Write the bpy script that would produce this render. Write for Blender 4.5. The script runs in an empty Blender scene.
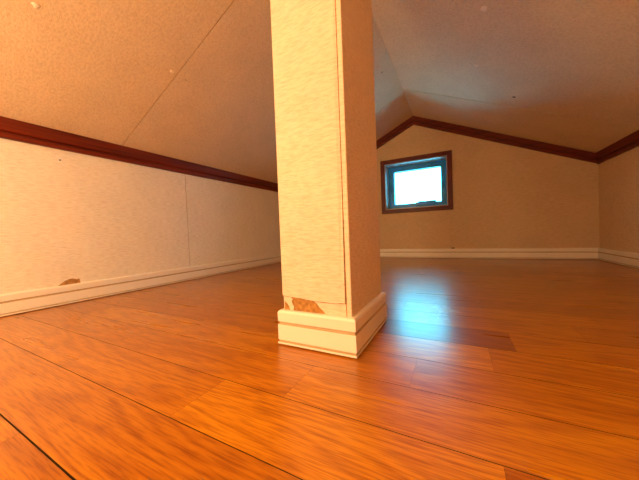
import bpy, bmesh, math, random
from mathutils import Vector, Matrix
random.seed(4)
C = bpy.context.scene.collection
# ---------------------------------------------------------------- measures (metres)
XL, XR, YF, YN = -1.1326, 0.6601, 1.916, -2.2
XA = -0.2500                      # ridge
EAVE, RIDGE = 0.551, 0.962        # ceiling at the side walls, at the ridge
TB, TA = 0.5014, 0.9065           # lower edge of the brown trim at the walls and at the ridge
def ceil_z(x):
    return RIDGE - (RIDGE - EAVE) * ((XA - x) / (XA - XL) if x < XA else (x - XA) / (XR - XA))

# ---------------------------------------------------------------- materials
def mat(name):
    m = bpy.data.materials.new(name); m.use_nodes = True
    nt = m.node_tree; nt.nodes.clear()
    out = nt.nodes.new('ShaderNodeOutputMaterial'); b = nt.nodes.new('ShaderNodeBsdfPrincipled')
    nt.links.new(b.outputs[0], out.inputs[0])
    return m, nt, b
def N(nt, t, **kw):
    n = nt.nodes.new(t)
    for k, v in kw.items():
        if k.startswith('i_'): n.inputs[k[2:].replace('_', ' ')].default_value = v
        else: setattr(n, k, v)
    return n
def mapping(nt, scale, vec=None, loc=(0, 0, 0)):
    mp = N(nt, 'ShaderNodeMapping'); mp.inputs['Scale'].default_value = scale; mp.inputs['Location'].default_value = loc
    if vec is None:
        vec = N(nt, 'ShaderNodeTexCoord').outputs['Object']
    nt.links.new(vec, mp.inputs['Vector']); return mp.outputs[0]
def ramp(nt, fac, stops):
    r = N(nt, 'ShaderNodeValToRGB'); e = r.color_ramp.elements
    e[0].position, e[0].color = stops[0][0], (*stops[0][1], 1)
    e[1].position, e[1].color = stops[-1][0], (*stops[-1][1], 1)
    for p, c in stops[1:-1]:
        x = e.new(p); x.color = (*c, 1)
    nt.links.new(fac, r.inputs[0]); return r.outputs[0]
def wallpaper(name, col, fine, strength, dist, dirt=.04):
    m, nt, b = mat(name)
    n1 = N(nt, 'ShaderNodeTexNoise', i_Scale=1.0, i_Detail=3.0, i_Roughness=.6)
    nt.links.new(mapping(nt, fine), n1.inputs['Vector'])
    n2 = N(nt, 'ShaderNodeTexNoise', i_Scale=9.0, i_Detail=4.0)
    nt.links.new(mapping(nt, (1, 1, 1)), n2.inputs['Vector'])
    c1 = tuple(c * (1 - dirt) for c in col); c2 = tuple(min(1, c * (1 + dirt * .35)) for c in col)
    base = ramp(nt, n2.outputs['Fac'], [(.3, c1), (.6, c2)])
    mix = N(nt, 'ShaderNodeMixRGB', blend_type='MULTIPLY'); mix.inputs[0].default_value = .5
    fib = ramp(nt, n1.outputs['Fac'], [(.34, (.70, .62, .54)), (.58, (1, 1, 1))])
    nt.links.new(base, mix.inputs[1]); nt.links.new(fib, mix.inputs[2])
    nt.links.new(mix.outputs[0], b.inputs['Base Color'])
    bp = N(nt, 'ShaderNodeBump', i_Strength=strength, i_Distance=dist)
    nt.links.new(n1.outputs['Fac'], bp.inputs['Height']); nt.links.new(bp.outputs[0], b.inputs['Normal'])
    b.inputs['Roughness'].default_value = .75; b.inputs['Specular IOR Level'].default_value = .25
    return m
def plain(name, col, rough=.5, var=.08, scale=30, spec=.4, bump=0):
    m, nt, b = mat(name)
    n = N(nt, 'ShaderNodeTexNoise', i_Scale=float(scale), i_Detail=4.0)
    nt.links.new(mapping(nt, (1, 1, 1)), n.inputs['Vector'])
    c = ramp(nt, n.outputs['Fac'], [(.3, tuple(x * (1 - var) for x in col)), (.7, tuple(min(1, x * (1 + var)) for x in col))])
    nt.links.new(c, b.inputs['Base Color'])
    b.inputs['Roughness'].default_value = rough; b.inputs['Specular IOR Level'].default_value = spec
    if bump:
        bp = N(nt, 'ShaderNodeBump', i_Strength=.6, i_Distance=bump)
        nt.links.new(n.outputs['Fac'], bp.inputs['Height']); nt.links.new(bp.outputs[0], b.inputs['Normal'])
    return m
WALLC = (.80, .64, .48)
M_wall_x = wallpaper('cream_woven_wallpaper_left_lit', (.88, .77, .66), (46, 50, 400), .7, .0014)  # left wall: same paper as the others, its brighter light put into the colour
M_wall_y = wallpaper('cream_woven_wallpaper_ends_shaded', (.68, .47, .29), (46, 50, 400), .7, .0014)  # same paper, dimness of the far end put into the colour
M_wall_r = wallpaper('cream_woven_wallpaper_right_shaded', (.74, .54, .36), (46, 50, 400), .7, .0014)  # same paper again, the right wall's shade mixed into its colour
M_ceil = wallpaper('cream_rough_ceiling_paper', (.78, .61, .41), (150, 210, 150), .45, .0016, .05)
M_col = wallpaper('cream_woven_wallpaper_column', (.82, .64, .49), (66, 66, 420), .8, .0014, .04)
M_skirt = plain('ivory_skirting', (.86, .74, .64), .38, .02, 12)
M_groove = plain('skirting_groove', (.50, .33, .18), .6, .05, 30)
M_board = plain('bare_brown_board', (.42, .20, .06), .9, .4, 120, .1, .0015)
M_back = plain('dark_gap_backing', (.05, .022, .010), .9, .2, 40, .1)
M_black = plain('blackened_hole', (.015, .006, .004), .8, .2, 60, .1)
M_fill = plain('pale_filler', (.88, .76, .62), .6, .08, 300, .3, .001)
# brown varnished trim: fine streaks along the grain
def brown(name, scale, lo=(.07, .007, .003), hi=(.19, .022, .005)):
    m, nt, b = mat(name)
    n = N(nt, 'ShaderNodeTexNoise', i_Scale=1.0, i_Detail=3.0)
    nt.links.new(mapping(nt, scale), n.inputs['Vector'])
    nt.links.new(ramp(nt, n.outputs['Fac'], [(.3, lo), (.7, hi)]), b.inputs['Base Color'])
    b.inputs['Roughness'].default_value = .42; b.inputs['Specular IOR Level'].default_value = .3
    return m
M_trim_y = brown('reddish_brown_trim_along_room', (150, 3, 150))
M_trim_x = brown('reddish_brown_trim_across_room', (4, 90, 90))
M_case = brown('brown_window_casing', (20, 60, 20), (.08, .006, .005), (.14, .014, .009))
M_reveal = plain('light_window_lining', (.42, .34, .34), .3, .05, 30)
M_sash = plain('sash_metal_window_bloom', (.002, .27, .62), .35, .08, 20)  # teal bloom from the bright window put into the metal's colour

def oak():
    m, nt, b = mat('oak_floor_boards')
    L = nt.links.new
    at = N(nt, 'ShaderNodeAttribute', attribute_name='plank')           # r tone, g and b random
    tc = N(nt, 'ShaderNodeTexCoord')
    off = N(nt, 'ShaderNodeVectorMath', operation='SCALE'); off.inputs['Scale'].default_value = 13.0
    sep = N(nt, 'ShaderNodeSeparateColor'); L(at.outputs['Color'], sep.inputs[0])
    cmb = N(nt, 'ShaderNodeCombineXYZ'); L(sep.outputs[1], cmb.inputs[0]); L(sep.outputs[2], cmb.inputs[1])
    L(cmb.outputs[0], off.inputs[0])
    add = N(nt, 'ShaderNodeVectorMath', operation='ADD'); L(tc.outputs['Object'], add.inputs[0]); L(off.outputs[0], add.inputs[1])
    v = add.outputs[0]
    # growth rings: contour lines of a stretched noise -> cathedral figure
    n = N(nt, 'ShaderNodeTexNoise', i_Scale=1.0, i_Detail=1.5, i_Roughness=.4, i_Distortion=.3); L(mapping(nt, (1.3, 12, 1), v), n.inputs['Vector'])
    mul = N(nt, 'ShaderNodeMath', operation='MULTIPLY'); mul.inputs[1].default_value = 115.0; L(n.outputs['Fac'], mul.inputs[0])
    wob = N(nt, 'ShaderNodeTexNoise', i_Scale=1.0, i_Detail=3.0); L(mapping(nt, (14, 120, 1), v), wob.inputs['Vector'])
    wm = N(nt, 'ShaderNodeMath', operation='MULTIPLY_ADD'); wm.inputs[1].default_value = 2.5; L(wob.outputs['Fac'], wm.inputs[0]); L(mul.outputs[0], wm.inputs[2])
    sn = N(nt, 'ShaderNodeMath', operation='SINE'); L(wm.outputs[0], sn.inputs[0])
    rg = N(nt, 'ShaderNodeMapRange'); rg.inputs['From Min'].default_value = -1; rg.inputs['From Max'].default_value = 1; L(sn.outputs[0], rg.inputs['Value'])
    pores = N(nt, 'ShaderNodeTexNoise', i_Scale=1.0, i_Detail=2.0); L(mapping(nt, (26, 480, 1), v), pores.inputs['Vector'])
    broad = N(nt, 'ShaderNodeTexNoise', i_Scale=1.0, i_Detail=3.0); L(mapping(nt, (2.5, 30, 1), v), broad.inputs['Vector'])
    c_r = ramp(nt, rg.outputs[0], [(0, (.48, .155, .001)), (.4, (.57, .200, .001)), (1, (.62, .228, .002))])
    c_p = ramp(nt, pores.outputs['Fac'], [(.36, (.58, .44, .36)), (.54, (1, 1, 1))])
    c_b = ramp(nt, broad.outputs['Fac'], [(.3, (.84, .76, .72)), (.65, (1.0, 1.0, 1.0))])
    m1 = N(nt, 'ShaderNodeMixRGB', blend_type='MULTIPLY'); m1.inputs[0].default_value = .75; L(c_r, m1.inputs[1]); L(c_p, m1.inputs[2])
    m2 = N(nt, 'ShaderNodeMixRGB', blend_type='MULTIPLY'); m2.inputs[0].default_value = .8; L(m1.outputs[0], m2.inputs[1]); L(c_b, m2.inputs[2])
    tone = ramp(nt, sep.outputs[0], [(0, (.50, .36, .34)), (.5, (.86, .80, .8)), (1, (1.08, 1.16, 1.2))])
    m3 = N(nt, 'ShaderNodeMixRGB', blend_type='MULTIPLY'); m3.inputs[0].default_value = 1; L(m2.outputs[0], m3.inputs[1]); L(tone, m3.inputs[2])
    # pale scuff marks in front of the window
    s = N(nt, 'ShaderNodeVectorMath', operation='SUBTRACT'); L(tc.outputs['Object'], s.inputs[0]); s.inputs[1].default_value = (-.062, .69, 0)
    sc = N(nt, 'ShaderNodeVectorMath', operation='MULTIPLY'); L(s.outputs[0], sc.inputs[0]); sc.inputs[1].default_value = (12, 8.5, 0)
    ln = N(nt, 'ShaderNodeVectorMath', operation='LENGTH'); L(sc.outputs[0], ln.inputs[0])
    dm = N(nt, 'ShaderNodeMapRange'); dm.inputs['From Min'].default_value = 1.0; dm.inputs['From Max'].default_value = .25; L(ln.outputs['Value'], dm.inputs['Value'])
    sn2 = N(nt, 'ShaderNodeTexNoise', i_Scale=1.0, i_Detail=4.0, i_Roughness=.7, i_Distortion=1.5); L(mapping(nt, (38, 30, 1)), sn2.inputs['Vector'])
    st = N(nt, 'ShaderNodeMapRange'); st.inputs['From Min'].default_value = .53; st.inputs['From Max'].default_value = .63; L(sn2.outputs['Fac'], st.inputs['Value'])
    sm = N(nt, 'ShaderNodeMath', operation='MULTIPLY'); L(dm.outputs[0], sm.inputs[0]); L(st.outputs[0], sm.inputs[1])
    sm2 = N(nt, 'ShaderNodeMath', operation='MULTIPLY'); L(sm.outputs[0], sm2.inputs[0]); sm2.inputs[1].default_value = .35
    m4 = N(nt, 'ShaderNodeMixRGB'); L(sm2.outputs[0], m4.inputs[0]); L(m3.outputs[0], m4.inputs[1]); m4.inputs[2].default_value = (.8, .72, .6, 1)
    L(m4.outputs[0], b.inputs['Base Color'])
    rr = N(nt, 'ShaderNodeMapRange'); rr.inputs['To Min'].default_value = .30; rr.inputs['To Max'].default_value = .26; L(broad.outputs['Fac'], rr.inputs['Value'])
    L(rr.outputs[0], b.inputs['Roughness']); b.inputs['Specular IOR Level'].default_value = .3
    b.inputs['Coat Weight'].default_value = .5; b.inputs['Coat Roughness'].default_value = .27
    bp = N(nt, 'ShaderNodeBump', i_Strength=.12, i_Distance=.0003); L(pores.outputs['Fac'], bp.inputs['Height'])
    L(bp.outputs[0], b.inputs['Normal'])
    return m
M_oak = oak()
def glass():
    m = bpy.data.materials.new('window_glass'); m.use_nodes = True; nt = m.node_tree; nt.nodes.clear()
    o = nt.nodes.new('ShaderNodeOutputMaterial'); t = nt.nodes.new('ShaderNodeBsdfTransparent'); g = nt.nodes.new('ShaderNodeBsdfGlossy')
    f = nt.nodes.new('ShaderNodeFresnel'); f.inputs[0].default_value = 1.45; g.inputs['Roughness'].default_value = .02
    t.inputs[0].default_value = (.96, .98, .98, 1)
    mx = nt.nodes.new('ShaderNodeMixShader')
    nt.links.new(f.outputs[0], mx.inputs[0]); nt.links.new(t.outputs[0], mx.inputs[1]); nt.links.new(g.outputs[0], mx.inputs[2]); nt.links.new(mx.outputs[0], o.inputs[0])
    return m
M_glass = glass()

# ---------------------------------------------------------------- mesh helpers
def obj(name, bm, m, parent=None, smooth=False):
    bmesh.ops.recalc_face_normals(bm, faces=bm.faces[:])
    me = bpy.data.meshes.new(name); bm.to_mesh(me); bm.free()
    for x in (m if isinstance(m, (list, tuple)) else [m]): me.materials.append(x)
    if smooth:
        for p in me.polygons: p.use_smooth = True
    o = bpy.data.objects.new(name, me); C.objects.link(o); o.parent = parent
    return o
def struct(name, bm, m, parent=None):
    o = obj(name, bm, m, parent)
    if parent is None: o['kind'] = 'structure'
    return o
def box(bm, x0, x1, y0, y1, z0, z1, bevel=0, mi=0):
    vs = [bm.verts.new((x, y, z)) for x in (x0, x1) for y in (y0, y1) for z in (z0, z1)]
    fs = [bm.faces.new([vs[i] for i in q]) for q in ((0, 1, 3, 2), (4, 6, 7, 5), (0, 4, 5, 1), (2, 3, 7, 6), (0, 2, 6, 4), (1, 5, 7, 3))]
    for f in fs: f.material_index = mi
    if bevel:
        es = list({e for f in fs for e in f.edges})
        bmesh.ops.bevel(bm, geom=es, offset=bevel, segments=2, affect='EDGES', profile=.5)
def prism(bm, loop_a, loop_b, mi=0, closed=True):
    a = [bm.verts.new(p) for p in loop_a]; b = [bm.verts.new(p) for p in loop_b]
    n = len(a)
    for i in range(n if closed else n - 1):
        j = (i + 1) % n
        f = bm.faces.new((a[i], a[j], b[j], b[i])); f.material_index = mi
    for l in (a, b):
        f = bm.faces.new(l); f.material_index = mi
def strip(bm, prof, p0, p1, nrm, m0=1, m1=1):
    """profile (d, z) swept from p0 to p1 along a wall; ends mitred (m=1 inner corner, -1 outer, 0 square)"""
    p0, p1 = Vector((*p0, 0)), Vector((*p1, 0)); t = (p1 - p0).normalized(); n = Vector((*nrm, 0))
    la = [p0 + n * d + t * d * m0 + Vector((0, 0, z)) for d, z in prof]
    lb = [p1 + n * d - t * d * m1 + Vector((0, 0, z)) for d, z in prof]
    prism(bm, la, lb)

# ---------------------------------------------------------------- floor: real boards with open joints
ROW0, RW = .0100, .0825
known = {1: [-.70, -.02], 2: [-.82, -.292, .0295, .37], 3: [-.60, -.195, .16, .50], 4: [-.92, -.525, -.059, .30], 5: [-.95, -.55, -.29, .040, .41],
         6: [-.80, -.34, .078, .33], 7: [-.62, -.06, .19, .52], 8: [-.90, -.45, -.13, .24], 9: [-.70, -.058, .05, .44]}
tones = {(1, 0): .45, (1, 1): .42, (2, 1): .50, (2, 2): .85, (2, 3): .35, (3, 1): .55, (3, 2): .78, (3, 3): .50, (4, 2): .62, (4, 3): .55,
         (5, 3): .92, (5, 4): .52, (6, 2): .05, (6, 3): .50, (2, 0): .6}
bm = bmesh.new(); lay = bm.loops.layers.float_color.new('plank')
r0 = int((YN - ROW0) / RW) - 1; r1 = int((YF - ROW0) / RW) + 1
for r in range(r0, r1 + 1):
    y0, y1 = max(YN, ROW0 + r * RW), min(YF, ROW0 + (r + 1) * RW)
    if y1 - y0 < .004: continue
    if r in known: js = known[r]
    else:
        js = []; x = XL + random.uniform(.08, .35)
        while x < XR - .08: js.append(x); x += random.choice((.27, .33, .40, .46))
    xs = [XL] + js + [XR]
    gy = .0007 if r == 1 else .0005
    for k in range(len(xs) - 1):
        a, b_, e = xs[k], xs[k + 1], .00009
        tone = tones.get((r, k), random.uniform(.35, .68)); col = (tone, random.random(), random.random(), 1)
        nf = len(bm.faces); ge = .00005
        X0, X1, Y0, Y1 = a + e, b_ - e, y0 + gy, y1 - .0004
        if r == 0: Y1 = y1 - .0007
        top = [bm.verts.new(p) for p in ((X0 + ge/2, Y0 + ge, 0), (X1 - ge/2, Y0 + ge, 0), (X1 - ge/2, Y1 - ge, 0), (X0 + ge/2, Y1 - ge, 0))]
        mid = [bm.verts.new(p) for p in ((X0, Y0, -.0005), (X1, Y0, -.0005), (X1, Y1, -.0005), (X0, Y1, -.0005))]
        low = [bm.verts.new((v.co.x, v.co.y, -.004)) for v in mid]
        fs = [bm.faces.new(top)]
        for u, w in ((top, mid), (mid, low)):
            for i in range(4): fs.append(bm.faces.new((u[i], u[(i + 1) % 4], w[(i + 1) % 4], w[i])))
        for f in fs[1:]: f.material_index = 1
        for f in fs:
            for l in f.loops: l[lay] = col
box(bm, XL - .06, XR + .06, YN - .06, YF + .18, -.05, -.0035, mi=1)
floor = struct('floor', bm, [M_oak, M_back])
me = floor.data
if 'plank' in me.color_attributes: me.color_attributes.active_color = me.color_attributes['plank']

# ---------------------------------------------------------------- walls
G = .0026          # open joint between boards
bm = bmesh.new()
for a, b_ in ((YN - .05, -.16), (-.16, .8206), (.8206, YF + .02)):
    box(bm, XL - .012, XL, a + G / 2, b_ - G / 2, -.004, EAVE + .01)
box(bm, XL - .06, XL - .010, YN - .05, YF + .02, -.05, EAVE + .01, mi=1)
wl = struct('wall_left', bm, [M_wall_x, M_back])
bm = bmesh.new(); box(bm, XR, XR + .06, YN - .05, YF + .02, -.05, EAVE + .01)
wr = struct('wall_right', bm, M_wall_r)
OX0, OX1, OZ0, OZ1 = -.456, -.051, .344, .668      # window opening
def xz(bm, pts, y0, y1, mi=0):
    prism(bm, [(x, y0, z) for x, z in pts], [(x, y1, z) for x, z in pts], mi)
bm = bmesh.new(); T = YF + .17
up = .03
xz(bm, [(XL - .05, -.05), (OX0, -.05), (OX0, ceil_z(OX0) + up), (XL - .05, ceil_z(XL - .05) + up)], YF, T)
xz(bm, [(OX0, -.05), (OX1, -.05), (OX1, OZ0), (OX0, OZ0)], YF, T)
xz(bm, [(OX0, OZ1), (OX1, OZ1), (OX1, ceil_z(OX1) + up), (XA, RIDGE + up), (OX0, ceil_z(OX0) + up)], YF, T)
xz(bm, [(OX1, -.05), (XR + .05, -.05), (XR + .05, ceil_z(XR + .05) + up), (OX1, ceil_z(OX1) + up)], YF, T)
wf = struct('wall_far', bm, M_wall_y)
bm = bmesh.new()
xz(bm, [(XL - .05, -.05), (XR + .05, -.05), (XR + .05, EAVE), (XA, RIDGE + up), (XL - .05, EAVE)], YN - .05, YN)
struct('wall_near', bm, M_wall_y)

# ceiling: boards with joints on both slopes, backing above
bm = bmesh.new()
cuts_l = [YN - .02, -.44, .552, 1.560, YF + .02]; cuts_r = [YN - .02, -.44, .560, 1.510, YF + .02]
def slope(xa, xb, cuts, g=G):
    za, zb = ceil_z(xa), ceil_z(xb)
    for a, b_ in zip(cuts, cuts[1:]):
        a += g / 2; b_ -= g / 2
        prism(bm, [(xa, a, za), (xb, a, zb), (xb, a, zb + .012), (xa, a, za + .012)],
                  [(xa, b_, za), (xb, b_, zb), (xb, b_, zb + .012), (xa, b_, za + .012)])
slope(XL - .03, XA - .0005, cuts_l); slope(XA + .0005, XR + .03, cuts_r, .0055)
y0, y1 = YN - .05, T
bp_ = [(XL - .06, ceil_z(XL - .06) + .011), (XA, RIDGE + .011), (XR + .06, ceil_z(XR + .06) + .011),
       (XR + .06, ceil_z(XR + .06) + .07), (XA, RIDGE + .07), (XL - .06, ceil_z(XL - .06) + .07)]
xz(bm, bp_, y0, y1, 1)
ceiling = struct('ceiling', bm, [M_ceil, M_back])

# ---------------------------------------------------------------- skirting
PROF = [(0, .0016), (.0070, .0016), (.0092, .0028), (.0092, .0062), (.0070, .0072), (.0060, .0080), (.0085, .0100), (.0085, .0378), (.0066, .0392),
        (.0058, .0412), (.0082, .0430), (.0084, .0590), (.0064, .0622), (.0050, .0632), (0, .0634)]
def mark_grooves(o, base_z=0):
    """the two recessed lines get a darker, browner and rougher surface than the faces"""
    o.data.materials.append(M_groove)
    for p in o.data.polygons:
        z = p.center.z
        if len(p.vertices) == 4 and (.0064 < z < .0082 or .0383 < z < .0422): p.material_index = 1
def skirt(name, p0, p1, n):
    bm = bmesh.new(); strip(bm, PROF, p0, p1, n); o = struct(name, bm, M_skirt); mark_grooves(o); return o
skirt('baseboard_left', (XL, YN), (XL, YF), (1, 0))
skirt('baseboard_right', (XR, YF), (XR, YN), (-1, 0))
skirt('baseboard_far', (XL, YF), (XR, YF), (0, -1))
skirt('baseboard_near', (XR, YN), (XL, YN), (0, 1))

# ---------------------------------------------------------------- brown trim under the ceiling
def trim_side(name, x, s):
    bm = bmesh.new(); top = lambda d: ceil_z(x + s * d) - .0002
    prof = [(0, TB), (.0090, TB), (.0105, TB + .0015), (.0105, TB + .0145), (.0085, TB + .0165), (.0085, TB + .0185), (.0150, TB + .0210), (.0165, TB + .024), (.0165, top(.0165)), (0, top(0))]
    a, b_ = ((x, YN), (x, YF)) if s > 0 else ((x, YF), (x, YN))
    strip(bm, prof, a, b_, (s, 0)); return struct(name, bm, M_trim_y)
trim_side('trim_1', XL, 1); trim_side('trim_2', XR, -1)
def tz(x, k):     # k=0 lower edge, 1 ceiling
    lo = TA - (TA - TB) * (abs(x - XA) / ((XA - XL) if x < XA else (XR - XA)))
    return lo + (ceil_z(x) - .0003 - lo) * k
def gable_trim(name, y, s):
    bm = bmesh.new()
    for k0, k1, d in ((0, .36, .0105), (.36, .44, .0085), (.44, 1, .0165)):
        for x0, x1 in ((XL + .0, XA), (XA, XR - .0)):
            pts = [(x0, tz(x0, k0)), (x1, tz(x1, k0)), (x1, tz(x1, k1)), (x0, tz(x0, k1))]
            xz(bm, pts, y, y + s * d)
    return struct(name, bm, M_trim_x)
gable_trim('trim_3', YF, -1); gable_trim('trim_4', YN, 1)

# ---------------------------------------------------------------- window
win = bpy.data.objects.new('window_1', None); C.objects.link(win); win.location = ((OX0 + OX1) / 2, YF, OZ0); win['kind'] = 'structure'
def wpart(name, bm, m, parent=win):
    o = obj(name, bm, m, parent)
    top = parent
    o.matrix_parent_inverse = Matrix.Translation(-Vector(win.location))
    return o
def ring(bm, x0, x1, z0, z1, w, y0, y1, bevel=.002):
    # mitred picture frame
    o = [(x0, z0), (x1, z0), (x1, z1), (x0, z1)]; i = [(x0 + w, z0 + w), (x1 - w, z0 + w), (x1 - w, z1 - w), (x0 + w, z1 - w)]
    c = bevel
    for k in range(4):
        j = (k + 1) % 4
        prof = []
        def pt(q, f, y):    # f from outer(0) to inner(1)
            return (o[q][0] + (i[q][0] - o[q][0]) * f, y, o[q][1] + (i[q][1] - o[q][1]) * f)
        b = c / w
        fr = [(0, y1), (0, y0 + c), (b, y0), (1 - b, y0), (1, y0 + c), (1, y1)]
        prism(bm, [pt(k, f, y) for f, y in fr], [pt(j, f, y) for f, y in fr])
cw = .027
bm = bmesh.new(); ring(bm, OX0 - cw, OX1 + cw, OZ0 - cw, OZ1 + cw, cw, YF - .012, YF + .002)
wpart('casing', bm, M_case)
bm = bmesh.new(); ring(bm, OX0, OX1, OZ0, OZ1, .006, YF - .006, YF + .088, .001)
wpart('lining', bm, M_reveal)
bm = bmesh.new(); ring(bm, OX0, OX1, OZ0, OZ1, .020, YF + .088, YF + .165, .002)
fr = wpart('outer_frame', bm, M_sash)
sx0, sx1, sz0, sz1 = OX0 + .016, OX1 - .016, OZ0 + .014, OZ1 - .014
bm = bmesh.new(); ring(bm, sx0, sx1, sz0, sz1, .028, YF + .096, YF + .140, .004)
sash = wpart('sash', bm, M_sash)
bm = bmesh.new(); box(bm, sx0 + .024, sx1 - .024, YF + .126, YF + .131, sz0 + .024, sz1 - .024)
gl = wpart('glass_pane', bm, M_glass, sash); gl.matrix_parent_inverse = Matrix.Identity(4)
# lever latch on the bottom rail
def tube(bm, pts, r, seg=10):
    rings = []
    for i, p in enumerate(pts):
        p = Vector(p); t = (Vector(pts[min(i + 1, len(pts) - 1)]) - Vector(pts[max(i - 1, 0)])).normalized()
        u = t.orthogonal().normalized(); w = t.cross(u)
        rr = r[i] if isinstance(r, (list, tuple)) else r
        rings.append([bm.verts.new(p + (u * math.cos(a) + w * math.sin(a)) * rr) for a in [2 * math.pi * k / seg for k in range(seg)]])
    for a, b in zip(rings, rings[1:]):
        for k in range(seg): bm.faces.new((a[k], a[(k + 1) % seg], b[(k + 1) % seg], b[k]))
    bm.faces.new(rings[0]); bm.faces.new(rings[-1])
lz = sz0 + .026
bm = bmesh.new()
box(bm, -.262, -.130, YF + .078, YF + .097, lz - .018, lz + .004, .003)
box(bm, -.150, -.128, YF + .066, YF + .082, lz - .012, lz + .010, .003)
box(bm, -.245, -.150, YF + .066, YF + .074, lz - .002, lz + .010, .003)
hd = wpart('latch_handle', bm, M_sash, sash); hd.matrix_parent_inverse = Matrix.Identity(4)
for x, s in ((sx0 + .006, 1), (sx1 - .006, -1)):
    bm = bmesh.new()
    tube(bm, [(x, YF + .086, .475), (x + s * .004, YF + .084, .500), (x, YF + .090, .535)], .0045)
    box(bm, x - .006, x + .006, YF + .086, YF + .098, .466, .484, .002)
    st = wpart('stay_arm', bm, M_sash, sash); st.matrix_parent_inverse = Matrix.Identity(4)

# ---------------------------------------------------------------- the column
CX0, CX1, CY0, CY1 = -.2838, -.1520, .3905, .5730
t = .0012
col = bpy.data.objects.new('square_post', None); C.objects.link(col); col.location = ((CX0 + CX1) / 2, (CY0 + CY1) / 2, 0)
col['label'] = 'square cream papered post standing mid-floor, wallpaper torn above its ivory skirting'
col['category'] = 'post'
inv = Matrix.Translation(-Vector(col.location))
def cpart(name, bm, m, lab=None, parent=None, smooth=False):
    o = obj(name, bm, m, parent or col, smooth)
    o.matrix_parent_inverse = inv if parent is None else Matrix.Identity(4)
    if lab: o['label'] = lab
    return o
cz = lambda x: ceil_z(x) + .006
bm = bmesh.new()
xz(bm, [(CX0 + t, 0), (CX1 - t, 0), (CX1 - t, cz(CX1)), (XA, cz(XA)), (CX0 + t, cz(CX0))], CY0 + t, CY1 - t)
shaft = cpart('shaft', bm, M_board, 'bare brown board showing where the paper is torn')
SL = -.1610
# front sheet with a ragged lower edge
edge = [(CX0, .0895), (CX0 + .008, .0885), (-.262, .0876), (-.245, .0868), (-.233, .0850), (-.222, .0846), (-.208, .0836), (-.200, .0842), (-.190, .0836), (-.178, .0838), (-.170, .0848), (SL - .0014, .0852)]
bm = bmesh.new()
pts = edge + [(SL - .0004, .30), (SL - .0008, cz(SL)), (XA, cz(XA)), (CX0, cz(CX0))]
ys = lambda z: CY0 - (.0022 if z < .10 else 0)      # the torn edge lifts off a little
prism(bm, [(x, ys(z), z) for x, z in pts], [(x, CY0 + t, z) for x, z in pts])
cpart('wallpaper_sheet', bm, M_col)
# corner strip wrapping round on to the right side, with a rounded arris
bm = bmesh.new(); r = .0016
arc = [(CX1 - r + r * math.sin(a), CY0 + r - r * math.cos(a)) for a in [math.pi / 2 * k / 4 for k in range(5)]]
L2 = [(SL + .0010, CY0 + t), (SL + .0010, CY0)] + arc + [(CX1, CY1 - r)] + [(CX1 - r + r * math.cos(a), CY1 - r + r * math.sin(a)) for a in [math.pi / 2 * k / 4 for k in range(5)]] + [(CX1 - t - .001, CY1), (CX1 - t - .001, CY1 - t), (CX1 - t, CY1 - t), (CX1 - t, CY0 + t)]
prism(bm, [(x, y, .060) for x, y in L2], [(x, y, cz(x)) for x, y in L2])
cpart('wallpaper_sheet', bm, M_col)
bm = bmesh.new()
box(bm, CX0, CX0 + t, CY0 + t, CY1, .060, cz(CX0)); cpart('wallpaper_sheet', bm, M_col)
bm = bmesh.new()
pb = [(CX0 + t, .060), (CX1 - t - .001, .060), (CX1 - t - .001, cz(CX1)), (XA, cz(XA)), (CX0 + t, cz(CX0))]
xz(bm, pb, CY1 - t, CY1); cpart('wallpaper_sheet', bm, M_col)
# scraps of paper left between the tear and the skirting
scraps = [[(-.2832, .0872), (-.2675, .0862), (-.2640, .0830), (-.2668, .0795), (-.2650, .0745), (-.2620, .0700), (-.2640, .0620), (-.2700, .0620), (-.2722, .0690), (-.2760, .0745), (-.2800, .0775), (-.2832, .0788)],
          [(-.2210, .0828), (-.2120, .0822), (-.190, .0820), (SL - .0010, .0830), (SL - .0010, .0620), (-.1985, .0620), (-.2040, .0690), (-.2100, .0730), (-.2155, .0800)],]
for sc in scraps:
    bm = bmesh.new(); xz(bm, sc, CY0 + t * .35, CY0 + t)
    cpart('paper_scrap', bm, M_col, 'torn scrap of wallpaper left above the skirting')
bm = bmesh.new()
A = [(CX0, CY0), (CX1, CY0), (CX1, CY1), (CX0, CY1)]; nr = [(0, -1), (1, 0), (0, 1), (-1, 0)]
for k in range(4): strip(bm, PROF, A[k], A[(k + 1) % 4], nr[k], -1, -1)
sk = cpart('skirting', bm, M_skirt, 'grooved ivory skirting round the foot'); mark_grooves(sk)
# small nail holes in the front paper
for x, z in ((-.2600, .1130), (-.1860, .1110), (-.2180, .1290), (-.1545, .3360)):
    bm = bmesh.new(); bmesh.ops.create_uvsphere(bm, u_segments=8, v_segments=6, radius=.0007)
    for v in bm.verts: v.co = Vector((x + v.co.x, CY0 + v.co.y * .25, z + v.co.z * .7))
    cpart('nail_hole', bm, M_board)

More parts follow.
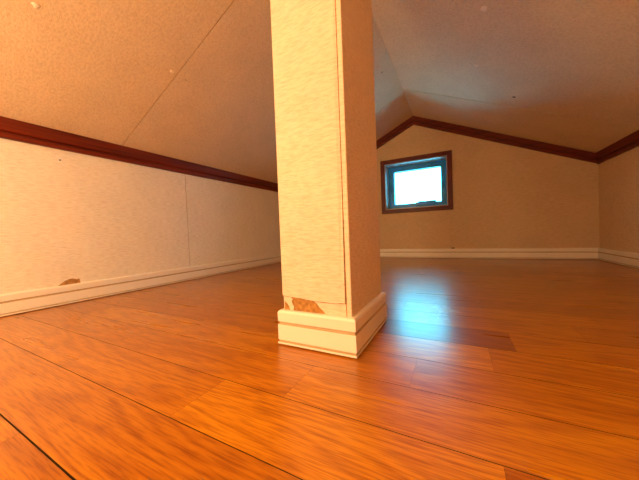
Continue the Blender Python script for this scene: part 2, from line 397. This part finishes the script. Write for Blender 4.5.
# ---------------------------------------------------------------- marks on walls and ceiling (parts of them)
def blob(parent, name, c, n, rad, squash, m, seed=0, h=.3):
    """small ragged disc lying on a surface with normal n"""
    n = Vector(n).normalized(); u = n.orthogonal().normalized(); u = Vector((0, 1, 0)) if abs(n.y) < .9 else Vector((1, 0, 0)); w = n.cross(u)
    rnd = random.Random(seed); bm = bmesh.new(); k = 14
    rs = [1 + rnd.uniform(-.25, .25) for _ in range(k)]
    def rg(f, hh): return [bm.verts.new(Vector(c) + (u * math.cos(2 * math.pi * i / k) * squash + w * math.sin(2 * math.pi * i / k)) * rad * rs[i] * f + n * hh) for i in range(k)]
    a = rg(1, -.0002); b = rg(.75, rad * h * .7); d = rg(.35, rad * h)
    for p, q in ((a, b), (b, d)):
        for i in range(k): bm.faces.new((p[i], p[(i + 1) % k], q[(i + 1) % k], q[i]))
    bm.faces.new(a); bm.faces.new(d)
    return obj(name, bm, m, parent, True)
sl = (RIDGE - EAVE) / (XA - XL); sr = (RIDGE - EAVE) / (XR - XA)
for i, (x, y) in enumerate(((-.7741, .535), (-.79, .2404), (-.5302, .520))):
    blob(ceiling, 'screw_bump', (x, y, ceil_z(x)), (sl, 0, -1), .0060, 1.2, M_fill, i, .22)
for i, (x, y) in enumerate(((.0759, 1.195), (.0796, .9025))):
    blob(ceiling, 'screw_bump', (x, y, ceil_z(x)), (-sr, 0, -1), .0095, 1.2, M_fill, i + 5, .22)
blob(ceiling, 'nail_hole', (.2258, 1.4116, ceil_z(.2258)), (-sr, 0, -1), .0065, .9, M_black, 3, .15)
blob(ceiling, 'nail_hole', (-.7768, .585, ceil_z(-.7768)), (sl, 0, -1), .0020, 1, M_black, 4, .15)
blob(ceiling, 'nail_hole', (-.2981, 1.2643, ceil_z(-.2981)), (sl, 0, -1), .0040, 1, M_black, 4, .15)
blob(wl, 'nail_hole', (XL, .3768, .4677), (1, 0, 0), .0024, 1.2, M_black, 6, .2)
# patch of bare board where the left wall's paper is torn off above the skirting
bm = bmesh.new()
tear = [(.349, .0632), (.3560, .0660), (.3640, .0725), (.3700, .0765), (.3790, .0802), (.3880, .0812), (.3960, .0785), (.4010, .0765), (.4050, .0790), (.4075, .0740), (.4085, .0632)]
prism(bm, [(XL - .0005, y, z) for y, z in tear], [(XL + .0004, y, z) for y, z in tear])
bare = obj('bare_patch', bm, M_board, wl); bare['label'] = 'brown patch where the wallpaper is torn'

# ---------------------------------------------------------------- little loose things
def crumb(name, c, size, m, label, cat, seed):
    rnd = random.Random(seed); bm = bmesh.new(); bmesh.ops.create_icosphere(bm, subdivisions=2, radius=1)
    for v in bm.verts:
        k = 1 + rnd.uniform(-.22, .22); v.co = Vector((v.co.x * size[0] * k, v.co.y * size[1] * k, v.co.z * size[2] * k))
    lo = min(v.co.z for v in bm.verts)
    for v in bm.verts: v.co.z -= lo
    o = obj(name, bm, m); o.location = c; o['label'] = label; o['category'] = cat; return o
crumb('dirt_crumb', (-.030, YF - .0040, .0630), (.011, .0028, .0034), M_black, 'tiny dark crumb lying on top of the far skirting below the window', 'crumb', 1)
crumb('plaster_chip', (XL + .014, .845, 0), (.0030, .0070, .0024), M_fill, 'tiny pale chip on the floor against the left wall skirting', 'chip', 2)

# ---------------------------------------------------------------- light
def lamp(name, loc, power, col, rad):
    d = bpy.data.lights.new(name, 'POINT'); d.energy = power; d.color = col; d.shadow_soft_size = rad
    o = bpy.data.objects.new(name, d); C.objects.link(o); o.location = loc; return o
LC = (1, .73, .36)
lamp('unseen_light', (-.66, -.35, .42), 18, LC, .10)
lamp('unseen_light', (-.40, -.75, .68), 22, LC, .10)  # second unseen light, added to spread the warm light more evenly
lamp('unseen_light', (.20, -.55, .66), 2.6, LC, .10)  # weak unseen fill, added to brighten the post's right face
w = bpy.data.worlds.new('sky'); bpy.context.scene.world = w; w.use_nodes = True
bg = w.node_tree.nodes['Background']; bg.inputs[0].default_value = (.085, .70, 1.0, 1); bg.inputs[1].default_value = 19.0

# ---------------------------------------------------------------- camera
H, f, yaw, pit, roll = .2, 263.85, .4835, -.0275, -.0394
F = Vector((-math.sin(yaw) * math.cos(pit), math.cos(yaw) * math.cos(pit), math.sin(pit)))
R = Vector((math.cos(yaw), math.sin(yaw), 0)); U = R.cross(F)
R2 = R * math.cos(roll) + U * math.sin(roll); U2 = U * math.cos(roll) - R * math.sin(roll)
cd = bpy.data.cameras.new('camera'); cam = bpy.data.objects.new('camera', cd); C.objects.link(cam)
cam.matrix_world = Matrix(((R2.x, U2.x, -F.x, 0), (R2.y, U2.y, -F.y, 0), (R2.z, U2.z, -F.z, H), (0, 0, 0, 1)))
cd.sensor_width = 36; cd.lens = f / 639 * 36; cd.clip_start = .01
sc = bpy.context.scene; sc.camera = cam
vs = sc.view_settings; vs.view_transform = 'Standard'; vs.look = 'None'; vs.gamma = 1; vs.use_curve_mapping = False; vs.exposure = 0
